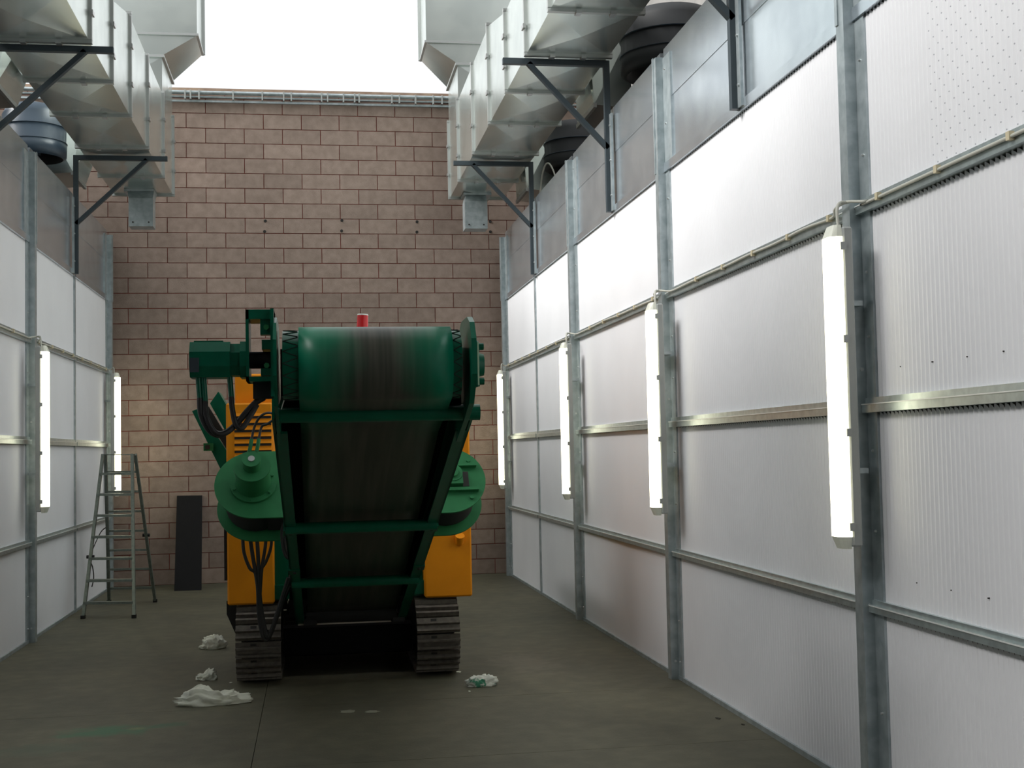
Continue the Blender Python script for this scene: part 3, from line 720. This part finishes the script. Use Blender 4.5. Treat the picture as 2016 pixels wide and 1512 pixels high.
# conveyor: runs from the tail between the tracks up to the head drum nearest the viewer
A0 = Vector((0, 5.62, 1.875)); A1 = Vector((0, 9.62, 0.43))      # underside line
cd = (A1 - A0).normalized(); cn = Vector((0, -cd.z, cd.y))       # along, and upward normal
if cn.z < 0: cn = -cn
FXL, FXR = -0.145, 0.665
def fxl(l): return -0.182 + 0.037 * l / 4.25
def fxr(l): return 0.716 - 0.056 * l / 4.25
def cpt(x, l, h): return Vector((x, 0, 0)) + A0 + cd * l + cn * h
LEN = (A1 - A0).length
conv = MB()
for fx, s in ((fxl, 1), (fxr, -1)):
    for d0, d1, h0, h1, l0 in ((0, 0.012, -0.03, 0.21, 0.10), (0, 0.062, -0.03, -0.018, 0.28), (0, 0.062, 0.198, 0.21, 0.6)):
        conv.hull([cpt(fx(l) + s * d, l, h) for l in (l0, LEN) for d in (d0, d1) for h in (h0, h1)])
frame = conv.build('conveyor_frame', 'green', mach)
MB().hull([cpt(x, l, h) for l in (0.45, LEN - 0.1) for x in (-0.15, 0.66) for h in (0.172, 0.178)]).build('belt_shade_plate', 'deep_shade', frame)  # dark plate added so the gaps beside the belt read as shade
# hinge straps dividing the side frames
for l in (1.85, 2.72):
    for fx, s in ((fxl, 1), (fxr, -1)):
        xa = fx(l)
        MB().hull([cpt(xa - s * 0.008, l + d, h) for d in (-0.05, 0.05) for h in (-0.036, 0.2)] + [cpt(xa + s * 0.064, l + d, h) for d in (-0.05, 0.05) for h in (-0.036, -0.02)]).build('hinge_strap', 'green', frame)
        MB().cyl(cpt(xa + s * 0.03, l, -0.036), cpt(xa + s * 0.03, l, -0.045), 0.011, n=6).build('bolt', 'plug', frame)
# belt: lower run, wrap round the drum, upper run, tail
DC = Vector((0, 5.50, 2.035)); DR = 0.152
def belt_mesh(x0, x1):
    prof = []
    lo = [A1 + cn * 0.03 + cd * (-0.0), A0 + cn * 0.035 + cd * 0.1]
    prof.append((lo[0].y, lo[0].z))
    for k in range(1, 12):
        q = lo[0].lerp(lo[1], k / 12); sag = -0.006 * math.sin(k * 0.9) ; prof.append((q.y, q.z + sag))
    a0 = math.atan2(-cn.z, -cn.y)          # bottom tangent direction
    for k in range(0, 25):
        a = a0 - math.pi * k / 24
        prof.append((DC.y + math.cos(a) * (DR + 0.008), DC.z + math.sin(a) * (DR + 0.008)))
    up_ = DC + cn * (DR + 0.008)
    hi = [up_ + cd * (LEN * k / 6) for k in range(1, 7)]
    prof += [(q.y, q.z) for q in hi]
    mb = MB(); n = len(prof); NX = 6
    xs_ = [x0 + (x1 - x0) * i / NX for i in range(NX + 1)]
    v = [(x, y, z) for (y, z) in prof for x in xs_]
    fs = [(k * (NX + 1) + i, k * (NX + 1) + i + 1, (k + 1) * (NX + 1) + i + 1, (k + 1) * (NX + 1) + i) for k in range(n - 1) for i in range(NX)]
    mb.add(v, fs, True)
    return mb
bo = belt_mesh(-0.058, 0.588).build('conveyor_belt', 'belt', mach)
sm = bo.modifiers.new('thickness', 'SOLIDIFY'); sm.thickness = 0.008; sm.offset = 0
dr = MB().cyl((-0.125, DC.y, DC.z), (0.628, DC.y, DC.z), DR - 0.004, n=48).build('head_drum', 'green', mach)
# diamond lagging ridges on the bare ends of the drum
for x0_, x1_ in ((-0.123, -0.062), (0.590, 0.627)):
    lag = MB()
    for k in range(18):
        for sg in (1, -1):
            pts = []
            for j in range(5):
                x = x0_ + (x1_ - x0_) * j / 4; a = 2 * math.pi * (k + sg * j * 0.11) / 18
                pts.append((x, DC.y + math.cos(a) * (DR - 0.003), DC.z + math.sin(a) * (DR - 0.003)))
            lag.tube(pts, 0.0022, 4, 1)
    lag.build('drum_lagging', 'plug', dr)['kind'] = 'stuff'
MB().box(-0.14, 0.655, 5.665, 5.675, 1.85, 2.12).build('drum_shade_plate', 'deep_shade', frame)  # dark plate added behind the drum, standing in for shade in the gap
# cross tubes under the belt
for (l, r_, x0_, x1_) in ((0.05, 0.036, -0.15, 0.735), (1.78, 0.033, fxl(1.78) + 0.004, fxr(1.78) - 0.004), (3.02, 0.033, fxl(3.02) + 0.004, fxr(3.02) - 0.004)):
    MB().cyl(cpt(x0_, l, -0.03), cpt(x1_, l, -0.03), r_, n=18).build('return_roller', 'green', frame)
MB().cyl(cpt(-0.07, LEN - 0.08, 0.03), cpt(0.59, LEN - 0.08, 0.03), 0.07, n=20).build('tail_drum', 'blacksteel', frame)
for xa in (-0.09, 0.55): MB().cbox(xa, xa + 0.10, 9.5, 9.6, 0.40, 0.47, 0.012).build('tail_bearing', 'blacksteel', frame)
# head side plates
def head_plate(x, t_, name, mt='green', par=None):
    poly = [(5.36, 2.205), (5.30, 2.13), (5.30, 1.98), (5.42, 1.86), (5.60, 1.80), (5.95, 1.70), (6.0, 1.90), (5.80, 2.18), (5.66, 2.235), (5.44, 2.235)]
    return MB().prism([(x, y, z) for y, z in poly], (t_, 0, 0)).build(name, mt, par or frame)
head_plate(FXL - 0.002, -0.014, 'head_plate'); HP = head_plate(FXR - 0.005, 0.022, 'head_plate')
MB().cbox(0.683, 0.705, 5.40, 5.60, 1.93, 2.13, 0.008).build('bearing_flange', 'green', HP)
MB().cyl((0.70, 5.5, 2.03), (0.735, 5.5, 2.03), 0.055, 0.048, 20).build('bearing_hub', 'green', HP)
for dy in (-0.075, 0.075):
    for dz in (-0.075, 0.075):
        MB().cyl((0.70, 5.5 + dy, 2.03 + dz), (0.727, 5.5 + dy, 2.03 + dz), 0.016, n=6).build('bolt', 'green', HP)
MB().bar((FXL + 0.02, 5.50, 1.90), (FXL + 0.005, 5.52, 1.855), 0.006, 0.02).build('guide_strip', 'silver', HP)
# drive motor and its mount on the left of the drum
mt_ = MB()
mt_.box(-0.275, -0.262, 5.40, 5.60, 1.965, 2.265).box(-0.172, -0.158, 5.36, 5.64, 1.90, 2.265)
mt_.box(-0.275, -0.158, 5.40, 5.60, 2.225, 2.265).box(-0.275, -0.158, 5.40, 5.60, 1.965, 1.985)
mount = mt_.build('motor_mount', 'green', mach)
MB().box(-0.215, -0.17, 5.41, 5.46, 2.16, 2.225).box(-0.21, -0.172, 5.42, 5.58, 2.10, 2.14).box(-0.215, -0.172, 5.42, 5.58, 1.99, 2.02).build('gusset', 'green', mount)
MB().cyl((-0.262, 5.5, 2.06), (-0.15, 5.5, 2.06), 0.036, n=18).build('coupling', 'blacksteel', mount)
for z in (2.03, 2.19): MB().cyl((-0.19, 5.405, z), (-0.19, 5.39, z), 0.012, n=6).build('bolt', 'lgreen', mount)
MB().box(-0.25, -0.17, 5.47, 5.52, 1.895, 1.965).build('lower_bracket', 'blacksteel', mount)
mo = MB()
prof = [(5.43, 1.985), (5.57, 1.985), (5.60, 2.03), (5.60, 2.09), (5.565, 2.133), (5.435, 2.133), (5.40, 2.09), (5.40, 2.03)]
mo.prism([(-0.505, y, z) for y, z in prof], (0.165, 0, 0))
mo.prism([(-0.34, 5.5 + (y - 5.5) * 0.82, 2.06 + (z - 2.06) * 0.9) for y, z in prof], (0.05, 0, 0))
mo.prism([(-0.30, 5.5 + (y - 5.5) * 0.98, 2.06 + (z - 2.06) * 1.02) for y, z in prof], (0.027, 0, 0))
motor = mo.build('drive_motor', 'green', mach)
MB().box(-0.502, -0.465, 5.396, 5.402, 2.005, 2.065).build('name_plate', 'dark', motor)
MB().box(-0.49, -0.37, 5.45, 5.55, 2.132, 2.14).build('port_cover', 'green', motor)
for x, zl in ((-0.474, 1.90), (-0.452, 1.885), (-0.345, 1.905)):
    MB().cyl((x, 5.46, 1.99), (x + 0.006, 5.46, zl), 0.012, 0.0115, 12).build('hose_fitting', 'green', motor)
def hose(pts, r_=0.011, name='hydraulic_hose', mt2='black'): return MB().tube(pts, r_, 8, 7).build(name, mt2, mach)
hose([(-0.468, 5.46, 1.90), (-0.462, 5.45, 1.83), (-0.430, 5.45, 1.765), (-0.385, 5.46, 1.745), (-0.33, 5.47, 1.78), (-0.27, 5.48, 1.85), (-0.21, 5.49, 1.91)], 0.0125)
hose([(-0.447, 5.46, 1.885), (-0.440, 5.44, 1.82), (-0.405, 5.44, 1.755), (-0.36, 5.45, 1.755), (-0.31, 5.47, 1.80), (-0.25, 5.48, 1.87), (-0.205, 5.49, 1.90)], 0.0125)
hose([(-0.340, 5.46, 1.905), (-0.335, 5.46, 1.85), (-0.322, 5.45, 1.79), (-0.30, 5.45, 1.77), (-0.275, 5.46, 1.80), (-0.235, 5.48, 1.87)], 0.0115)
# hoses from the drum motor up into the conveyor frame
for dx in (0.0, 0.047):
    q = f1 + Vector((dx + 0.0, 0.02, 0.10))
    hose([q, q + Vector((0.018, 0.02, 0.08)), q + Vector((0.055, 0.0, 0.145 - dx)), q + Vector((0.11, -0.05, 0.17 - dx)), q + Vector((0.20, -0.1, 0.15 - dx))], 0.0085)
# hose bundle hanging in front of the left cover and track
def hp(px, z, y=9.28): return (px, y, z)
hose([hp(-0.505, 1.13), hp(-0.50, 0.98), hp(-0.46, 0.86), hp(-0.42, 0.82), hp(-0.405, 0.70), hp(-0.40, 0.52), hp(-0.375, 0.38), hp(-0.345, 0.345), hp(-0.31, 0.40), hp(-0.25, 0.56), hp(-0.18, 0.72)], 0.012)
hose([hp(-0.46, 1.12), hp(-0.44, 0.96), hp(-0.415, 0.80), hp(-0.39, 0.62), hp(-0.37, 0.45), hp(-0.345, 0.365), hp(-0.32, 0.39), hp(-0.27, 0.54), hp(-0.19, 0.78)], 0.014)
hose([hp(-0.41, 1.11), hp(-0.40, 0.95), hp(-0.395, 0.78), hp(-0.385, 0.6), hp(-0.355, 0.42), hp(-0.335, 0.38), hp(-0.29, 0.47), hp(-0.22, 0.66), hp(-0.17, 0.8)], 0.014)
hose([hp(-0.30, 1.12), hp(-0.31, 1.0), hp(-0.345, 0.90), hp(-0.385, 0.83), hp(-0.40, 0.70), hp(-0.395, 0.54), hp(-0.37, 0.40)], 0.011)
hose([hp(-0.34, 1.12), hp(-0.35, 1.0), hp(-0.375, 0.85), hp(-0.39, 0.66)], 0.012)
hose([(-0.17, 8.8, 1.28), (-0.215, 8.8, 1.18), (-0.22, 8.8, 1.08), (-0.20, 8.8, 0.98), (-0.165, 8.8, 0.955), (-0.14, 8.8, 0.99)], 0.010)
hose([(-0.15, 8.8, 1.25), (-0.19, 8.8, 1.16), (-0.20, 8.8, 1.05), (-0.175, 8.8, 0.97), (-0.14, 8.8, 0.96)], 0.010)
# folded side arm behind the left cover
arm = MB().prism([(-0.985, 10.75, 2.03), (-0.93, 10.75, 2.05), (-0.55, 10.75, 1.44), (-0.62, 10.75, 1.30), (-0.70, 10.75, 1.42)], (0, 0.10, 0)).build('side_arm', 'green', mach)
MB().prism([(-0.905, 10.85, 2.02), (-0.60, 10.85, 1.52), (-0.60, 10.85, 1.62), (-0.86, 10.85, 2.07)], (0, 0.05, 0)).build('arm_rib', 'blacksteel', arm)
MB().prism([(-0.86, 11.0, 2.10), (-0.79, 11.0, 2.20), (-0.70, 11.0, 2.04), (-0.62, 11.0, 1.8), (-0.70, 11.0, 1.8)], (0, 0.35, 0)).build('arm_hopper', 'green', arm)
MB().box(-0.890, -0.815, 10.69, 10.76, 1.70, 1.762).build('arm_pin', 'lgreen', arm)
MB().box(-0.876, -0.840, 10.685, 10.692, 1.714, 1.748).build('arm_socket', 'plug', arm)
MB().cbox(-0.70, -0.6, 9.7, 9.95, 1.17, 1.23, 0.01).build('side_step', 'green', mach)

# ------------------------------------------------------------------ step ladder
lad = empty('step_ladder', (-2.1, 14.5, 0)); tag(lad, 'grey aluminium double sided step ladder standing by the left wall', 'ladder')
ft = [(-2.385, 13.86, 0.012), (-1.857, 13.74, 0.012)]; bk = [(-2.335, 15.24, 0.012), (-1.815, 15.16, 0.012)]
tf = [(-2.282, 14.50, 1.695), (-1.962, 14.43, 1.69)]; tb = [(-2.270, 14.60, 1.695), (-1.945, 14.54, 1.69)]
for a, b in list(zip(ft, tf)) + list(zip(bk, tb)):
    o = MB().bar(a, b, 0.030, 0.055, (0, 1, 0)).build('stile', 'alu', lad)
    MB().box(a[0] - 0.022, a[0] + 0.022, a[1] - 0.032, a[1] + 0.032, 0.0, 0.035).build('rubber_foot', 'black', o)
def lerp3(a, b, t): return Vector(a).lerp(Vector(b), t)
for k in range(7):
    t_ = 0.085 + 0.132 * k
    MB().bar(lerp3(ft[0], tf[0], t_), lerp3(ft[1], tf[1], t_), 0.075, 0.026).build('tread', 'alu', lad)
    MB().bar(lerp3(bk[0], tb[0], t_ + 0.01), lerp3(bk[1], tb[1], t_ + 0.01), 0.035, 0.024).build('rung', 'alu', lad)
MB().bar(lerp3(tf[0], tb[0], 0.5), lerp3(tf[1], tb[1], 0.5), 0.10, 0.012).build('top_plate', 'alu', lad)
for a, b, t_ in ((ft[0], tf[0], 0.36), (bk[1], tb[1], 0.46)):
    q = lerp3(a, b, t_); MB().cyl(q + Vector((-0.04, 0, 0)), q + Vector((0.04, 0, 0)), 0.018, n=10).build('strap_bolt', 'blacksteel', lad)
pw = MB().tube([lerp3(bk[0], tb[0], 0.52), (-2.37, 14.9, 0.83), (-2.41, 14.6, 0.66), (-2.41, 14.4, 0.58), (-2.40, 14.3, 0.585), (-2.36, 14.28, 0.50), (-2.35, 14.3, 0.38), (-2.37, 14.3, 0.28)], 0.006, 6, 5).build('tie_cord', 'black', lad)

# dark board leaning on the back wall
b0, b1 = Vector((-1.725, 16.32, 0.0)), Vector((-1.395, 16.30, 0.0))
bd = MB().prism([b0, b1, (-1.445, YB - 0.03, 1.135), (-1.765, YB - 0.03, 1.14)], (0.0, 0.025, 0.012)).build('leaning_board', 'board', None, (-1.56, 16.31, 0.0))
tag(bd, 'tall narrow black board leaning against the block wall beside the ladder', 'board')

# ------------------------------------------------------------------ rags and litter
def rag(x, y, lx, ly, h, seed, label, mt='rag', bumps=None, cat='rag'):
    import bmesh
    bm = bmesh.new(); bmesh.ops.create_icosphere(bm, subdivisions=4, radius=1.0)
    for v in bm.verts:
        p = v.co.copy()
        q = Vector((p.x * 2.2 + seed, p.y * 2.2, p.z * 2.2))
        n1 = noise.noise(q); n2 = noise.noise(q * 2.7); n3 = abs(noise.noise(q * 5.1))
        k = 1 + 0.28 * n1 + 0.22 * n2 - 0.22 * n3
        hx = 1.0
        if bumps: hx = bumps(p.x)
        v.co = Vector((p.x * lx * k, p.y * ly * k, max(-0.02, (p.z * 0.75 + 0.25)) * h * hx * k))
    lo = min(v.co.z for v in bm.verts)
    for v in bm.verts: v.co.z = max(v.co.z - lo, 0.0)
    me = bpy.data.meshes.new('rag'); bm.to_mesh(me); bm.free(); me.materials.append(M[mt])
    me.polygons.foreach_set('use_smooth', [True] * len(me.polygons))
    o = bpy.data.objects.new('cleaning_rag', me); COL.objects.link(o); o.location = (x, y, 0.0)
    tag(o, label, cat, 'rags on the floor'); return o
rag(-0.875, 11.36, 0.11, 0.075, 0.108, 3.1, 'crumpled white rag on the floor, farthest one left of the tracks')
rag(-0.805, 9.80, 0.078, 0.052, 0.092, 8.4, 'small pointed white rag between the two larger rags', bumps=lambda x: 0.55 + 0.5 * max(0, x + 0.3))
rag(-0.695, 8.84, 0.24, 0.09, 0.112, 14.2, 'long white rag heap in front of the left track, largest on the floor', bumps=lambda x: 0.75 + 0.45 * math.exp(-((x + 0.3) / 0.28) ** 2))
rag(1.15, 9.02, 0.115, 0.06, 0.075, 21.7, 'crumpled white rag with green paint right of the machine', 'rag_green')
def scrap(x, y, lx, ly, label, mt='scrap', name='paper_scrap', cat='paper', grp='scraps on the floor', seed=0):
    random.seed(seed + 50); pts = []
    for i in range(14):
        a = 2 * math.pi * i / 14; k = random.uniform(0.6, 1.1); pts.append((x + math.cos(a) * lx * k, y + math.sin(a) * ly * k, 0.0005))
    tag(MB().prism(pts, (0, 0, 0.003)).build(name, mt, None, (x, y, 0)), label, cat, grp)
scrap(0.20, 8.35, 0.055, 0.055, 'flat pale paper scrap below the conveyor, left one of a pair', seed=1)
scrap(0.35, 8.30, 0.05, 0.05, 'flat pale paper scrap below the conveyor, right one of a pair', seed=2)
scrap(1.055, 9.62, 0.02, 0.03, 'tiny white scrap touching the right track', 'rag', seed=3)
scrap(1.04, 8.83, 0.008, 0.02, 'tiny white fleck in front of the paint stained rag', 'rag', seed=4)
scrap(-0.62, 9.62, 0.012, 0.02, 'tiny white fleck beside the left track', 'rag', seed=5)
scrap(2.41, 7.57, 0.016, 0.025, 'small dark leaf on the floor near the right wall, left of two', 'leaf', 'dry_leaf', 'leaf', 'leaves on the floor', 6)
scrap(2.50, 7.37, 0.010, 0.02, 'small dark leaf on the floor touching the right wall', 'leaf', 'dry_leaf', 'leaf', 'leaves on the floor', 7)

for o in bpy.data.objects:
    if '_o' in o: del o['_o']
